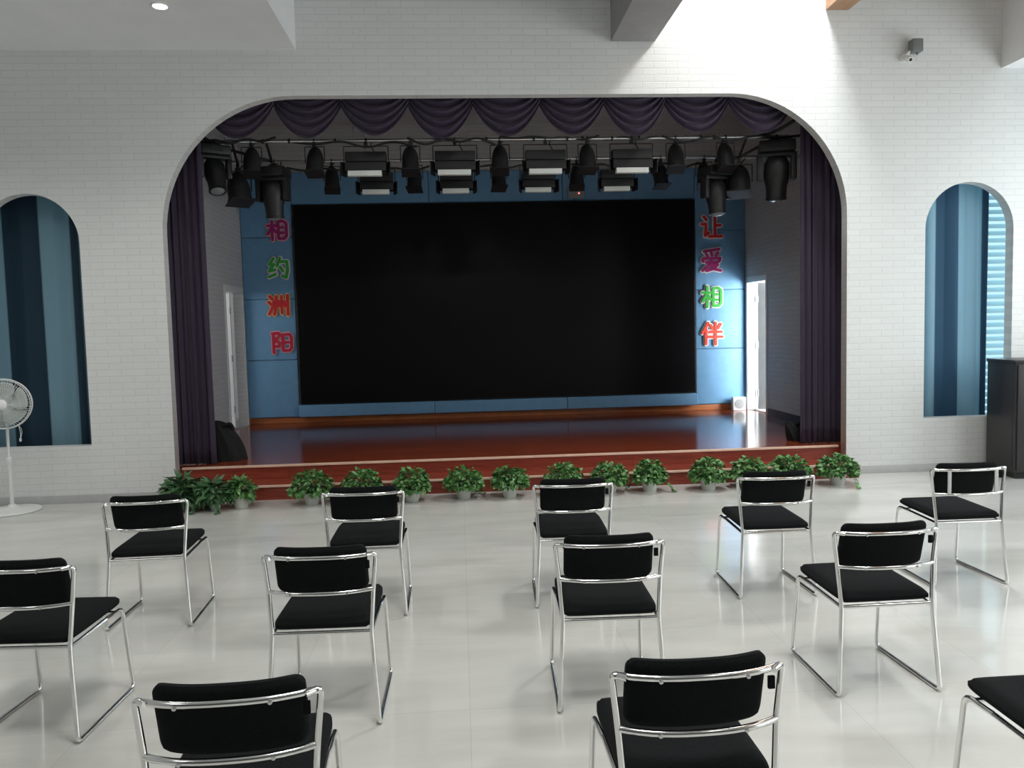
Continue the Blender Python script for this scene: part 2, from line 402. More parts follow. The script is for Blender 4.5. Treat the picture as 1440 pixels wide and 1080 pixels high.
t = thing('sensor_box', 'small grey box with red light above the black screen', 'device', (1.832, BY - .05, 3.59))
MB().box(-.125, .125, -.06, -.001, 0, .15).build('housing', M['grille'], t, bevel=.008)
MB().box(.03, .05, -.066, -.058, .06, .08).build('indicator_light', M['red_led'], t)
MB().tube([(-.03, -.03, 0), (-.04, -.035, -.05), (.0, -.03, -.06)], .006).build('cable', M['cable'], t, smooth=True)

# lettering
G = {
 'xiang': [[(5, 32), (48, 32)], [(27, 6), (27, 95)], [(26, 38), (6, 70)], [(30, 42), (46, 62)], [(56, 14), (80, 12), (93, 22), (93, 78), (82, 90), (56, 90), (56, 14)], [(58, 40), (78, 40)], [(58, 64), (78, 64)]],
 'yue': [[(30, 6), (10, 32), (32, 32), (8, 62), (36, 56)], [(6, 88), (38, 76)], [(60, 4), (46, 38)], [(56, 20), (92, 20), (94, 60), (86, 92), (68, 84)], [(60, 44), (72, 62)]],
 'zhou': [[(8, 12), (20, 24)], [(3, 38), (16, 50)], [(4, 92), (20, 62)], [(40, 12), (40, 55), (28, 94)], [(28, 34), (24, 56)], [(49, 34), (53, 56)], [(64, 12), (64, 88)], [(75, 34), (79, 56)], [(92, 8), (92, 96)]],
 'yang': [[(10, 12), (10, 97)], [(6, 10), (34, 8), (38, 22), (20, 40), (38, 54), (34, 70), (18, 68)], [(54, 16), (84, 14), (94, 26), (94, 76), (84, 88), (54, 88), (54, 16)], [(56, 51), (80, 51)]],
 'rang': [[(14, 4), (26, 18)], [(3, 36), (24, 36), (20, 86), (36, 74)], [(66, 6), (66, 88)], [(66, 42), (92, 42)], [(38, 90), (98, 90)]],
 'ai': [[(86, 3), (14, 12)], [(22, 20), (30, 32)], [(48, 18), (52, 30)], [(80, 18), (70, 32)], [(8, 56), (10, 43), (90, 43), (86, 56)], [(24, 60), (78, 60)], [(46, 50), (36, 74), (6, 96)], [(38, 73), (78, 72), (56, 90), (26, 98)], [(42, 76), (62, 90), (92, 97)]],
 'ban': [[(30, 4), (4, 48)], [(20, 34), (20, 97)], [(42, 14), (52, 30)], [(90, 10), (78, 28)], [(38, 44), (94, 44)], [(34, 66), (98, 66)], [(66, 4), (66, 99)]]}
def glyph(g, cx, cz, w, h, col, out, label):
    t = thing('wall_letter', label, 'lettering', (cx, BY - .052, cz), 0, 'coloured characters on the blue side panels')
    def layer(half, y0, y1):
        mb = MB(); n = 8
        for k, st in enumerate(G[g]):
            for i in range(len(st) - 1):
                ax, az = (st[i][0] / 100 - .5) * w, (.5 - st[i][1] / 100) * h
                bx, bz = (st[i + 1][0] / 100 - .5) * w, (.5 - st[i + 1][1] / 100) * h
                a = math.atan2(bz - az, bx - ax); pts = []
                e = (k * .00013 + i * .00004)
                for q in range(n + 1): th = a + PI / 2 + PI * q / n; pts.append((ax + half * math.cos(th), az + half * math.sin(th)))
                for q in range(n + 1): th = a - PI / 2 + PI * q / n; pts.append((bx + half * math.cos(th), bz + half * math.sin(th)))
                m_ = len(pts)
                mb.add([(x, y0 - e, z) for x, z in pts] + [(x, y1, z) for x, z in pts],
                       [tuple(range(m_)), tuple(range(2 * m_ - 1, m_ - 1, -1))] + [(q, (q + 1) % m_, m_ + (q + 1) % m_, m_ + q) for q in range(m_)])
        return mb
    s = w * .062
    o1 = layer(s + .017, -.022, 0).build('letter_outline', M[out], t)
    o2 = layer(s, -.036, -.021).build('letter_face', M[col], t)
    return t
W_, H_ = .315, .33
for g, z, c, o, l in (('xiang', 3.19, 'ink_magenta', 'ink_outline_pink', 'dark magenta Chinese character left of the screen, topmost of its column'),
                      ('yue', 2.62, 'ink_green', 'ink_outline', 'green Chinese character left of the screen, second from top'),
                      ('zhou', 2.08, 'ink_red', 'ink_outline_yellow', 'red Chinese character with yellowish edges left of the screen, third from top'),
                      ('yang', 1.52, 'ink_crimson', 'ink_outline_pink', 'crimson Chinese character left of the screen, lowest of its column')):
    glyph(g, {'xiang': -2.655, 'yue': -2.665, 'zhou': -2.68, 'yang': -2.655}[g], z, W_, H_, c, o, l)
for g, z, c, o, l in (('rang', 3.12, 'ink_red', 'ink_outline', 'red Chinese character right of the screen, topmost of its column'),
                      ('ai', 2.62, 'ink_magenta', 'ink_outline', 'magenta Chinese character right of the screen, second from top'),
                      ('xiang', 2.055, 'ink_green', 'ink_outline', 'bright green Chinese character right of the screen, third from top'),
                      ('ban', 1.49, 'ink_orange', 'ink_outline', 'orange red Chinese character right of the screen, lowest of its column')):
    glyph(g, 3.925, z, W_ + .015, .35, c, o, l)

# small speaker on the stage
t = thing('floor_speaker', 'small white square speaker on the stage floor beside the right door', 'speaker', (4.30, 3.86, SZ), -.05)
MB().box(-.098, .098, 0, .12, 0, .205).build('cabinet', M['speaker_white'], t, bevel=.008)
MB().lathe([(.0, 0), (.075, 0), (.078, .004), (.070, .006), (.045, .004), (.0, .008)], 28, T(0, -.001, .105) @ R(PI / 2, 'X')).build('grille', M['grille'], t, smooth=True)

# ------------------------------------------------------------------ drapes
def swag(x0, x1, ztop, drop, label, y=.27):
    w = x1 - x0; ph = random.random()
    def fn(u, v):
        s = 2 * u - 1; sag = (1 - abs(s) ** 2.0) ** .92
        z = 4.25 - v * (4.25 - ztop) - v * drop * sag
        fold = (.006 + .022 * sag) * math.sin(v * 2 * PI * 6.5 + 1.2 * ph + s * .6)
        return (x0 + u * w, y - .06 * sag * v + fold + .012 * abs(s), z)
    o = MB().grid(fn, 34, 78).build('valance_swag', M['velvet'], smooth=True, solid=.004)
    return tag(o, label, 'curtain valance', 'purple swags along the top of the arch')
bx = [-2.53, -1.818, -1.139, -.457, .21, .899, 1.573, 2.217, 2.905, 3.60]
ordn = ['first', 'second', 'third', 'fourth', 'fifth', 'sixth', 'seventh', 'eighth', 'ninth']
bz = [3.61, 3.615, 3.625, 3.595, 3.61, 3.62, 3.60, 3.625, 3.62]
for i in range(9):
    e0 = .012 if i else 0
    lab = 'dark purple draped swag under the arch top, %s from the left' % ordn[i]
    swag(bx[i] - .004, bx[i + 1] + .004, 3.955, 3.955 - bz[i], lab, .26 + (.02 if i % 2 else 0))
def drape(name, x0, x1, y, z0, z1, folds, amp, m, label, cat='curtain', seed=1, grp=None, flare=0.):
    rnd = random.Random(seed); ph = [rnd.uniform(0, 6.28) for _ in range(3)]
    def fn(u, v):
        f = math.sin(u * folds * 2 * PI + ph[0] + .35 * math.sin(v * 3 + ph[1]) + .8 * math.sin(u * 9 + ph[2]))
        a = amp * (.55 + .45 * math.sin(u * 17 + ph[1])) * (.8 + .5 * (1 - v))
        xx = x0 + (x1 - x0) * u
        return (xx + flare * (1 - v) * (u - .5) + .35 * amp * math.cos(u * folds * 4 * PI + ph[0]), y + a * f, z0 + (z1 - z0) * v)
    o = MB().grid(fn, int(folds * 16), 24).build(name, m, smooth=True, solid=.004)
    return tag(o, label, cat, grp)
drape('stage_curtain', -3.08, -2.60, .38, SZ + .005, 4.5, 7, .035, M['velvet'], 'dark purple floor-length curtain gathered at the left side of the stage', seed=3)
drape('stage_curtain', 3.74, 4.30, .38, SZ + .005, 4.5, 8, .035, M['velvet'], 'dark purple floor-length curtain gathered at the right side of the stage', seed=5)
# bundles of black cloth lying at the curtain feet
def bundle(cx, cy, rx, ry, h, seed, label):
    rnd = random.Random(seed)
    def fn(u, v):
        a = u * 2 * PI; r = math.cos(v * PI / 2) ** .75
        k = 1 + .10 * math.sin(5 * a + 3 * v) + .06 * math.sin(11 * a + 5 * v)
        lean = .10 * v
        return (rx * r * k * math.cos(a) - lean, ry * r * k * math.sin(a), h * math.sin(v * PI / 2) * (1 + .08 * math.sin(3 * a)))
    t = thing('cloth_bundle', label, 'cloth', (cx, cy, SZ + .001))
    MB().grid(fn, 56, 18).build('folded_cloth', M['black_cloth'], t, smooth=True)
    MB().tube([(rx * .1 - .09, -.02, h * .90), (rx * .35, -.03, h * 1.0), (rx * .45, 0, h * .82)], .018, .03).build('cloth_corner', M['black_cloth'], t, smooth=True)
bundle(-2.56, .62, .20, .14, .40, 2, 'black bundle of cloth on the stage floor at the left curtain foot')
bundle(3.80, .62, .10, .09, .20, 4, 'small dark heap of cloth at the right curtain foot')

# curtains in the arched windows
drape('window_curtain', -4.78, -3.56, .30, .42, 3.3, 4.2, .028, M['curt_l'], 'navy and teal striped curtain behind the left arched opening', seed=9)
drape('window_curtain', 4.86, 5.80, .28, .42, 3.3, 4.0, .030, M['curt_r'], 'blue striped curtain behind the right arched opening', seed=12)
t = thing('louver_blind', 'pale blue louvre blind at the right edge of the right arched opening', 'blind', (5.80, .42, .5))
for k in range(34):
    z = .03 + k * .078
    MB().box(-.02, .52, -.028, .028, -.0015, .0015, T(0, 0, z) @ R(math.radians(62), 'X')).build('slat', M['slat'], t)
MB().box(-.02, .52, -.03, .03, 2.68, 2.74).build('head_rail', M['white_gloss'], t)
MB().tube([(.0, 0, 0), (.0, 0, 2.7)], .003, n=6).tube([(.42, 0, 0), (.42, 0, 2.7)], .003, n=6).build('ladder_cord', M['white_gloss'], t)
struct(MB().box(5.0, 6.9, .56, .57, .5, 3.25).build('window_2', M['daylight']))
struct(MB().box(-5.2, -3.4, .60, .61, .5, 3.25).build('window_1', mat('dim_daylight', (0, 0, 0), 1, emit=(.5, .8, .9), estr=.22)))

# ------------------------------------------------------------------ stage lights
def pipe(x0, x1, y, z, label, bands=()):
    t = thing('lighting_pipe', label, 'pipe', (0, y, z), 0, 'steel lighting pipes over the stage')
    MB().tube([(x0, 0, 0), (x1, 0, 0)], .02, n=14).build('tube', M['steel'], t, smooth=True)
    for x in (x0 + .45, x0 + 2.1, x0 + 3.8, x0 + 5.4, x1 - .45):
        MB().tube([(x, 0, .0), (x, 0, SC - z)], .008).build('hanger_rod', M['steel'], t, smooth=True)
 
    for x in bands:
        MB().tube([(x - .012, 0, 0), (x + .012, 0, 0)], .0235, n=12).build('strap', M['cable'], t, smooth=True)
    return t
Z1 = 3.71
pipe(SX0 + .02, SX1 - .02, .75, Z1, 'silver lighting pipe crossing the stage just below the swags', (-2.05, -1.77, -1.28, -.95, .36, .88, 1.25, 1.42, 1.75, 2.05, 2.75, 2.9))
pipe(SX0 + .02, SX1 - .02, 1.75, Z1 - .005, 'silver lighting pipe further back, mostly hidden by lamps')
def make_par():
    t = thing('par_lamp', 'x', 'stage light', group='black can lamps on the lighting pipes')
    # origin at the pipe centre
    MB().tube([(.02 * 0, .022 * math.sin(q * PI / 4), .022 * math.cos(q * PI / 4)) for q in range(8)], .007, closed=True, n=8).box(-.018, .018, -.02, .02, -.06, -.022).build('clamp', M['black_metal'], t)
    MB().tube([(-.105, 0, -.235), (-.105, 0, -.062), (.105, 0, -.062), (.105, 0, -.235)], .0055, .012, n=6).build('yoke', M['black_metal'], t, smooth=True)
    b = MB().lathe([(.02, .17), (.045, .165), (.062, .14), (.078, .10), (.088, .05), (.092, .0), (.094, -.10), (.102, -.105), (.102, -.122), (.088, -.122), (.085, -.11)], 24, T(0, 0, -.235) @ R(math.radians(-16), 'X')).build('can', M['black_metal'], t, smooth=True)
    MB().box(-.098, .098, -.098, .098, -.132, -.122, T(0, 0, -.235) @ R(math.radians(-16), 'X')).build('gel_frame', M['black_metal'], b)
    MB().tube([(0, 0, -.07), (.03, .03, -.02), (.05, .02, .01)], .006, .02, n=6).build('cable', M['cable'], t, smooth=True)
    return t
def make_flood(w, tilt, flap, big=True):
    t = thing('flood_lamp', 'x', 'stage light', group='black trough flood lamps on the lighting pipes')
    h = w / 2
    MB().tube([(.02 * 0, .022 * math.sin(q * PI / 4), .022 * math.cos(q * PI / 4)) for q in range(8)], .007, closed=True, n=8).box(-.018, .018, -.02, .02, -.06, -.022).build('clamp', M['black_metal'], t)
    MB().tube([(-h - .02, 0, -.24), (-h - .02, 0, -.062), (h + .02, 0, -.062), (h + .02, 0, -.24)], .0055, .01, n=6).build('yoke', M['black_metal'], t, smooth=True)
    MB().tube([(.10, .03, -.14), (.05, .04, -.05), (.07, .02, .012)], .006, .02, n=6).build('cable', M['cable'], t, smooth=True)
    mx = T(0, 0, -.24) @ R(math.radians(tilt), 'X')
    b = MB().box(-h, h, -.06, .07, .005, .11, mx).box(-h, h, -.085, .075, -.10, -.005, mx).build('housing', M['black_metal'], t, bevel=.006)
    f = MB()
    for k in range(7): f.box(-h + .005, h - .005, .075, .085, -.09 + k * .028, -.08 + k * .028, mx)
    f.build('cooling_fins', M['black_metal'], b)
    MB().box(-h + .03, h - .05, -.105, -.03, -.155, -.1005, mx).build('reflector', M['diffuser'], t, bevel=.004)
    for s in (-1, 1):
        MB().box(-.003, .003, -.10, .03, -.15, .0, T(s * (h + .012), 0, -.24) @ R(math.radians(20 * s), 'Z')).build('barn_door', M['black_metal'], t)
    return t
par = make_par(); fl = make_flood(.44, 0, True); fl2 = make_flood(.40, 0, True)
first = {id(par): True, id(fl): True, id(fl2): True}
def put(src, loc, rz, label, sc=None):
    if first[id(src)]:
        first[id(src)] = False; src.location = loc; src.rotation_euler = (0, 0, rz); src['label'] = label
        if sc: src.scale = sc
        return src
    return dup(src, loc, rz, label, sc)
seq = []
for i, x in enumerate([-2.176, -1.505, -.477, .502, 1.473, 2.466, 3.032]):
    seq.append((par, (x, .75, Z1), .1 * (-1) ** i, 'black can lamp on the front lighting pipe, %s of seven from the left' % ordn[i], None))
for i, x in enumerate([-.955, .010, 1.005, 1.967]):
    seq.append((fl, (x, .75, Z1), 0, 'wide black flood lamp on the front lighting pipe, %s of four from the left' % ordn[i], (1, 1, 1)))
for i, x in enumerate([-2.155, -1.48, -.487, .536, 1.502, 2.553, 3.102]):
    seq.append((par, (x, 1.75, Z1 - .005), -.15 * (-1) ** i, 'black can lamp on the rear lighting pipe, %s of seven from the left' % ordn[i], (.95, .95, 1.0)))
for i, x in enumerate([-.945, .02, 1.02, 1.997]):
    seq.append((fl2, (x, 1.75, Z1 - .07 + .045), (.05, 0, .03, -.03)[i], 'smaller flood lamp hanging on the rear lighting pipe, %s of four from the left' % ordn[i], (1, 1, 1)))
protos = {}
for s_ in seq: put(*s_)

def moving_head(loc, rz, tilt, sc, label):
    t = thing('moving_head_lamp', label, 'stage light', loc, rz, 'black moving head lamps at the ends of the pipes'); t.scale = (sc, sc, sc)
    MB().tube([(.02 * 0, .022 * math.sin(q * PI / 4), .022 * math.cos(q * PI / 4)) for q in range(8)], .007, closed=True, n=8).box(-.03, .03, -.03, .03, -.05, -.02).build('clamp', M['black_metal'], t)
    b = MB().box(-.17, .17, -.13, .13, -.16, -.05).build('base', M['black_metal'], t, bevel=.02)
    MB().box(-.06, .06, -.136, -.129, -.13, -.08).build('display', M['cable'], b)
    MB().box(-.185, -.13, -.06, .06, -.42, -.17).box(.13, .185, -.06, .06, -.42, -.17).box(-.185, .185, -.07, .07, -.20, -.161).build('yoke', M['black_metal'], t, bevel=.012)
    MB().tube([(.10, .03, -.06), (.08, .05, -.02), (.10, .02, .015)], .007, .02, n=6).build('cable', M['cable'], t, smooth=True)
    mx = T(0, 0, -.36) @ R(math.radians(tilt), 'X')
    h = MB().lathe([(.05, .17), (.09, .15), (.118, .10), (.122, 0), (.118, -.05), (.100, -.12), (.095, -.22), (.100, -.225), (.100, -.245), (.080, -.245)], 28, mx).build('head', M['black_metal'], t, smooth=True)
    MB().lathe([(0, -.246), (.078, -.246), (.05, -.262), (0, -.268)], 24, mx).build('lens', M['lens_glass'], h, smooth=True)
    return t
moving_head((-2.57, .75, 3.71), .5, -24, .92, 'black moving head lamp at the far left end, tilted over the curtain')
moving_head((-2.02, 1.00, 3.53), -.2, 6, 1.0, 'black moving head lamp hanging above the left magenta character')
moving_head((3.62, .75, 3.71), -.3, 14, 1.15, 'bulky black moving head lamp at the far right end')
moving_head((3.02, 1.05, 3.49), .35, -6, .98, 'black moving head lamp hanging above the right column of characters')
for i, (x, y, z, l) in enumerate([(-2.38, .95, 3.50, 'black can lamp in the cluster left of the front pipe lamps'), (3.28, 1.0, 3.52, 'black can lamp in the cluster between the right moving heads')]):
    p = dup(par, (x, y, z), .6 - i, l, (1.35, 1.35, 1.15))
# the moving heads and cluster lamps hang from short drop arms
t = thing('drop_frame', 'dark steel frame holding the left cluster of stage lamps', 'frame', (-2.3, .9, 3.5))
MB().tube([(-.40, -.15, .21), (-.27, -.10, .18), (.28, .10, .05)], .016, .03).tube([(.28, .10, .05), (.28, -.15, .21)], .014).tube([(-.08, .05, .02), (-.08, -.15, .21)], .014).build('bar', M['black_metal'], t, smooth=True)
t = thing('drop_frame', 'dark steel frame holding the right cluster of stage lamps', 'frame', (3.3, .9, 3.5))
MB().tube([(-.28, .15, .01), (-.02, .10, .04), (.32, -.10, .21)], .016, .03).tube([(-.28, .15, .01), (-.28, -.15, .21)], .014).tube([(-.02, .10, .04), (-.02, -.15, .21)], .014).build('bar', M['black_metal'], t, smooth=True)
# draped cables along the pipes
def cable(pts, r, label):
    o = MB().tube(pts, r, .12, n=6, seg=6).build('power_cable', M['cable'], smooth=True)
    return tag(o, label, 'cable', 'black cables draped along the lighting pipes')
rc = random.Random(5)
def droop(x0, x1, y, z, n, a, s):
    r = random.Random(s); return [(x0 + (x1 - x0) * i / n, y + r.uniform(-.03, .03), z - (r.uniform(.3, 1) * a if i % 2 else 0)) for i in range(n + 1)]
cable(droop(-2.9, -1.9, .72, 3.74, 6, .12, 1), .013, 'black cable looping from the left curtain to the left lamp cluster')
cable(droop(-1.75, -.4, .72, 3.70, 5, .10, 2), .011, 'black cable sagging over the leftmost flood lamp')
cable(droop(-.5, .45, .70, 3.72, 5, .16, 3), .012, 'black cable in sagging loops above the second flood lamp')
cable(droop(.5, 1.6, .72, 3.73, 6, .05, 4), .010, 'black cable tied along the pipe above the third flood lamp')
cable(droop(1.5, 2.6, .74, 3.73, 6, .07, 6), .010, 'black cable tied along the pipe above the fourth flood lamp')
cable(droop(2.3, 3.9, .72, 3.72, 6, .12, 7), .012, 'black cable running from the right pipe to the right lamp cluster')
cable(droop(-2.0, -.3, 1.70, 3.62, 8, .10, 8), .012, 'black cable hanging between the left rear can lamps')
cable(droop(.1, 1.4, 1.70, 3.64, 7, .10, 9), .012, 'black cable hanging between the middle rear can lamps')
cable(droop(1.4, 3.2, 1.70, 3.64, 9, .10, 10), .012, 'black cable hanging between the right rear can lamps')
cable([(-2.95, .5, 4.1), (-2.8, .6, 3.85), (-2.66, .72, 3.74), (-2.5, .75, 3.66)], .022, 'thick black cable coming down to the left end of the pipe')
cable([(3.95, .5, 3.98), (3.75, .6, 3.84), (3.6, .72, 3.76), (3.4, .8, 3.72)], .02, 'thick black cable coming down to the right end of the pipe')

# ------------------------------------------------------------------ chairs
def rail_pts(wx, ye, z, bul):
    # bowed to the rear between the uprights
    out = []
    for k in range(-8, 9):
        s = k / 8; out.append((wx * s, ye - bul * (1 - abs(s) ** 2.6), z))
    return out
def make_chair():
    t = thing('stacking_chair', 'x', 'chair', group='black chrome-framed chairs in rows')
    r = .0095
    for s in (-1, 1):
        # rear upright: short runner stub, bend, up to the top corner, bend inward and back
        MB().tube([(s * .2265, .07, r), (s * .228, .0, r), (s * .203, .029, .393), (s * .215, .045, .566), (s * .231, .046, .716), (s * .195, .015, .714)], r, .026, n=10).build('leg', M['chrome'], t, smooth=True)
        MB().tube([(s * .218, .43, r), (s * .216, .497, r), (s * .206, .452, .400), (s * .203, .36, .398), (s * .2, .32, .397)], r, .035, n=10).build('leg', M['chrome'], t, smooth=True)
        MB().tube([(s * .2265, .068, r), (s * .218, .432, r)], r, n=10).build('floor_runner', M['chrome'], t, smooth=True)
        MB().tube([(s * .203, .025, .390), (s * .2, .32, .397)], r * .9, n=8).build('seat_rail', M['chrome'], t, smooth=True)
    MB().tube([(-.203, .03, .391), (.203, .03, .391)], r * .9, n=10).build('seat_crossbar', M['chrome'], t, smooth=True)
    MB().tube([(-.206, .442, .385), (.206, .442, .385)], r * .8, n=10).build('seat_crossbar', M['chrome'], t, smooth=True)
    P = rail_pts(.232, .046, .714, .052); P[0] = (-.226, .036, .714); P[-1] = (.226, .036, .714)
    for pts, z in ((P, .714), (rail_pts(.215, .045, .566, .05), .566)):
        rl = MB().tube(pts, r, n=10).build('back_rail', M['chrome'], t, smooth=True)
        for x in (-.115, .115):
            MB().lathe([(.0, 0), (.006, 0), (.006, .003), (.0, .004)], 10, T(x, pts[0][1] - .052 * (1 - .5 ** 2.6) - r + .001, z) @ R(PI / 2, 'X')).build('screw', M['steel'], rl)
    # back pad, bowed like the rails
    def slab(w, th, z0, z1, yb, nx=20, nz=8, tilt=0.):
        mb = MB(); vs = []; ring = []
        def pt(s, q, f):   # s across -1..1, q up 0..1, f front 0/1
            # rounded corners and pillowed faces
            cz = .018
            ex = abs(s) ** 18; ez = abs(2 * q - 1) ** 12
            thick = th * (1 - .6 * max(ex, ez)) * .5
            x = w * s * (1 - .03 * (abs(2 * q - 1) ** 14))
            z = z0 + (z1 - z0) * q - (2 * q - 1) * (z1 - z0) * .06 * abs(s) ** 24
            y = yb + .045 - .05 * (1 - abs(s * w / .215) ** 2.6) + tilt * (1 - q)
            return (x, y + th * .5 + (thick if f else -thick), z)
        n = nx; m_ = nz
        for f in (0, 1):
            mb.grid(lambda u, v, f=f: pt(2 * u - 1, v, f), nx, nz)
        k = (nx + 1) * (nz + 1); fs = []
        for i in range(nx):
            fs.append((i, i + 1, k + i + 1, k + i)); a = nz * (nx + 1); fs.append((a + i, a + i + 1, k + a + i + 1, k + a + i))
        for j in range(nz):
            a = j * (nx + 1); b = a + nx + 1; fs.append((a, b, k + b, k + a)); a += nx; b += nx; fs.append((a, b, k + b, k + a))
        mb.f += fs; return mb
    bp = slab(.190, .038, .552, .752, .006, 40, 20, .046).build('backrest', M['fabric'], t, smooth=True)
    MB().box(.186, .205, .026, .036, .655, .69).build('side_tab', M['fabric'], bp, bevel=.003)
    # seat cushion
    sw, sd = .203, .225; mb = MB()
    def seat(u, v, top):
        a, b = 2 * u - 1, 2 * v - 1
        # square to squircle for rounded corners
        x = a * math.sqrt(max(0, 1 - .12 * abs(b) ** 8)); y = b * math.sqrt(max(0, 1 - .08 * abs(a) ** 8))
        e = max(abs(a), abs(b)); th = .029 * (1 - e ** 14 * .7)
        zc = .421 + .010 * v
        return (sw * x, .248 + sd * y, zc + (th if top else -th * .75))
    mb.grid(lambda u, v: seat(u, v, 1), 24, 24); mb.grid(lambda u, v: seat(u, v, 0), 24, 24)
    N = 25; k = N * N
    for i in range(24):
        mb.f += [(i, i + 1, k + i + 1, k + i), (600 + i, 601 + i, k + 601 + i, k + 600 + i), (i * N, i * N + N, k + i * N + N, k + i * N), (i * N + 24, i * N + N + 24, k + i * N + N + 24, k + i * N + 24)]
    mb.build('seat', M['fabric'], t, smooth=True)
    return t
chair = make_chair()
CH = [(-1.777, -3.650, .025, 'black chair in the row nearest the stage, leftmost, beside the white fan'),
      (-.575, -3.632, -.009, 'black chair in the row nearest the stage, second from the left'),
      (.632, -3.624, -.028, 'black chair in the row nearest the stage, third from the left'),
      (1.837, -3.629, -.018, 'black chair in the row nearest the stage, fourth from the left'),
      (3.050, -3.585, -.014, 'black chair with two chrome back strips, beside the dark cabinet'),
      (-1.803, -4.895, -.065, 'black chair in the middle row, leftmost, cut by the left edge'),
      (-.602, -4.887, -.031, 'black chair in the middle row, second from the left'),
      (.604, -4.890, -.025, 'black chair in the middle row, third from the left'),
      (1.815, -4.882, .010, 'black chair in the middle row, rightmost of the four'),
      (-.610, -6.145, .031, 'black chair in the nearest row, leftmost, its legs out of view'),
      (.603, -6.144, .020, 'black chair in the nearest row, middle one of three'),
      (1.815, -6.150, .000, 'black chair seat corner in the lower right corner of the photo')]
for i, (x, y, a, l) in enumerate(CH[1:]):
    c = dup(chair, (x, y, 0), a, l)
    if i == 3:
        for s in (-.140, .150):
            MB().box(s - .011, s + .011, .002, .007, .572, .708).build('back_strip', M['steel_satin'], c, bevel=.001)
chair.location = CH[0][:2] + (0,); chair.rotation_euler = (0, 0, CH[0][2]); chair['label'] = CH[0][3]

# ------------------------------------------------------------------ plants
def leaf(mb, mtx, L, Wd, fold=.25, droop=.3):
    prof = [(0, 0), (.12, .36), (.32, .5), (.6, .38), (.85, .15), (1, 0)]
    vs = []; fs = []
    for t_, w_ in prof:
        z = -droop * L * t_ * t_
        vs += [(-w_ * Wd, t_ * L, z + fold * w_ * Wd), (0, t_ * L, z), (w_ * Wd, t_ * L, z + fold * w_ * Wd)]
    for i in range(len(prof) - 1):
        a = 3 * i; fs += [(a, a + 1, a + 4, a + 3), (a + 1, a + 2, a + 5, a + 4)]
    mb.add(vs, fs, mtx)
def make_plant(loc, seed, R0, Hh, m, label, nleaf=430, L=(.034, .058), asp=.78, trail=0, sx=1., pot_r=.085):
    rnd = random.Random(seed)
    t = thing('potted_plant', label, 'potted plant', loc, rnd.uniform(0, 6.28), 'potted plants in front of the stage step')
    ph = .115
    MB().lathe([(.05, 0), (pot_r * .72, 0), (pot_r * .98, ph * .85), (pot_r * 1.08, ph * .87), (pot_r * 1.08, ph), (pot_r * .98, ph), (pot_r * .92, ph * .9), (.01, ph * .88)], 24).build('pot', M['pot'], t, smooth=True)
    MB().lathe([(.01, ph * .88), (pot_r * .9, ph * .88), (pot_r * .88, ph * .93), (.01, ph * .96)], 20).build('soil', M['soil'], t)
    f = MB(); st = MB(); c = Vector((0, 0, ph + .02))
    for i in range(nleaf):
        az = rnd.uniform(0, 2 * PI); el = math.asin(rnd.uniform(-.28, 1)); rr = rnd.uniform(.55, 1) ** .6
        d = Vector((math.cos(az) * math.cos(el), math.sin(az) * math.cos(el), math.sin(el)))
        p = Vector((d.x * R0 * rr, d.y * R0 * rr, c.z + d.z * (Hh - c.z) * rr * (1 if d.z > 0 else .45)))
        p.z = max(p.z, .03)
        l = rnd.uniform(*L)
        mx = Matrix.Translation(p - d * l * .35) @ R(az - PI / 2 + rnd.uniform(-1.2, 1.2), 'Z') @ R(el * .75 - .35 + rnd.uniform(-.8, .6), 'X') @ R(rnd.uniform(-.9, .9), 'Y')
        leaf(f, mx, l, l * asp, .25, .3)
        if i % 5 == 0: st.tube([(d.x * .02, d.y * .02, ph * .9), (p.x * .45, p.y * .45, c.z + (p.z - c.z) * .75), tuple(p)], .0022, .04, n=5, seg=3)
    for k in range(trail):
        az = rnd.uniform(0, 6.28); last = Vector((math.cos(az) * R0 * .8, math.sin(az) * R0 * .8, .12))
        for j in range(5):
            q = Vector((math.cos(az) * (R0 * .85 + j * .02), math.sin(az) * (R0 * .85 + j * .02), max(.02, .12 - j * .03)))
            leaf(f, Matrix.Translation(q) @ R(az - PI / 2 + rnd.uniform(-1, 1), 'Z') @ R(-.5, 'X'), .06, .04); st.tube([last, q + Vector((.001, 0, 0))], .002, n=5); last = q
    for mb in (f,):
        mb.v = [(x, y, max(z, .008)) for x, y, z in mb.v]
    st.build('stem', M[ 'leaf_dark'], t); f.build('foliage', m, t, smooth=True)
    return t
PL = [(-1.455, 'first to the right of the gap in the row'), (-.975, 'behind the second front chair, its pot half hidden'), (-.497, 'just right of the second front chair'),
      (.0, 'between second and third front chairs, in the middle of the row'), (.446, 'just left of the third front chair'), (.975, 'behind the left of the third front chair'),
      (1.43, 'behind the right of the third front chair, paler leaves'), (1.83, 'right of the third front chair, a sprig trailing onto the floor'), (2.41, 'left of the fourth front chair, round bushy top'),
      (2.83, 'behind the left of the fourth front chair'), (3.245, 'behind the right of the fourth front chair'), (3.72, 'rightmost of the row, at the step end')]
for i, (x, l) in enumerate(PL):
    hh = [.34, .345, .335, .325, .31, .33, .305, .325, .325, .31, .32, .315][i]
    make_plant((x, -.47 - .02 * (i % 3), 0), 20 + i, [.225, .205, .195, .205, .20, .20, .20, .175, .19, .20, .215, .215][i], hh, M['leaf'], 'green potted plant, ' + l, trail=(2 if i in (3, 7, 11) else 0))
make_plant((-2.64, -.50, 0), 51, .22, .34, M['leaf_dark'], 'large dark drooping plant, leftmost of the row, hiding its pot', 330, (.09, .14), .30, 6, pot_r=.06)
make_plant((-2.34, -.56, 0), 52, .18, .31, M['leaf_dark'], 'dark drooping plant, second from the left of the row', 260, (.08, .12), .34, 5, pot_r=.06)
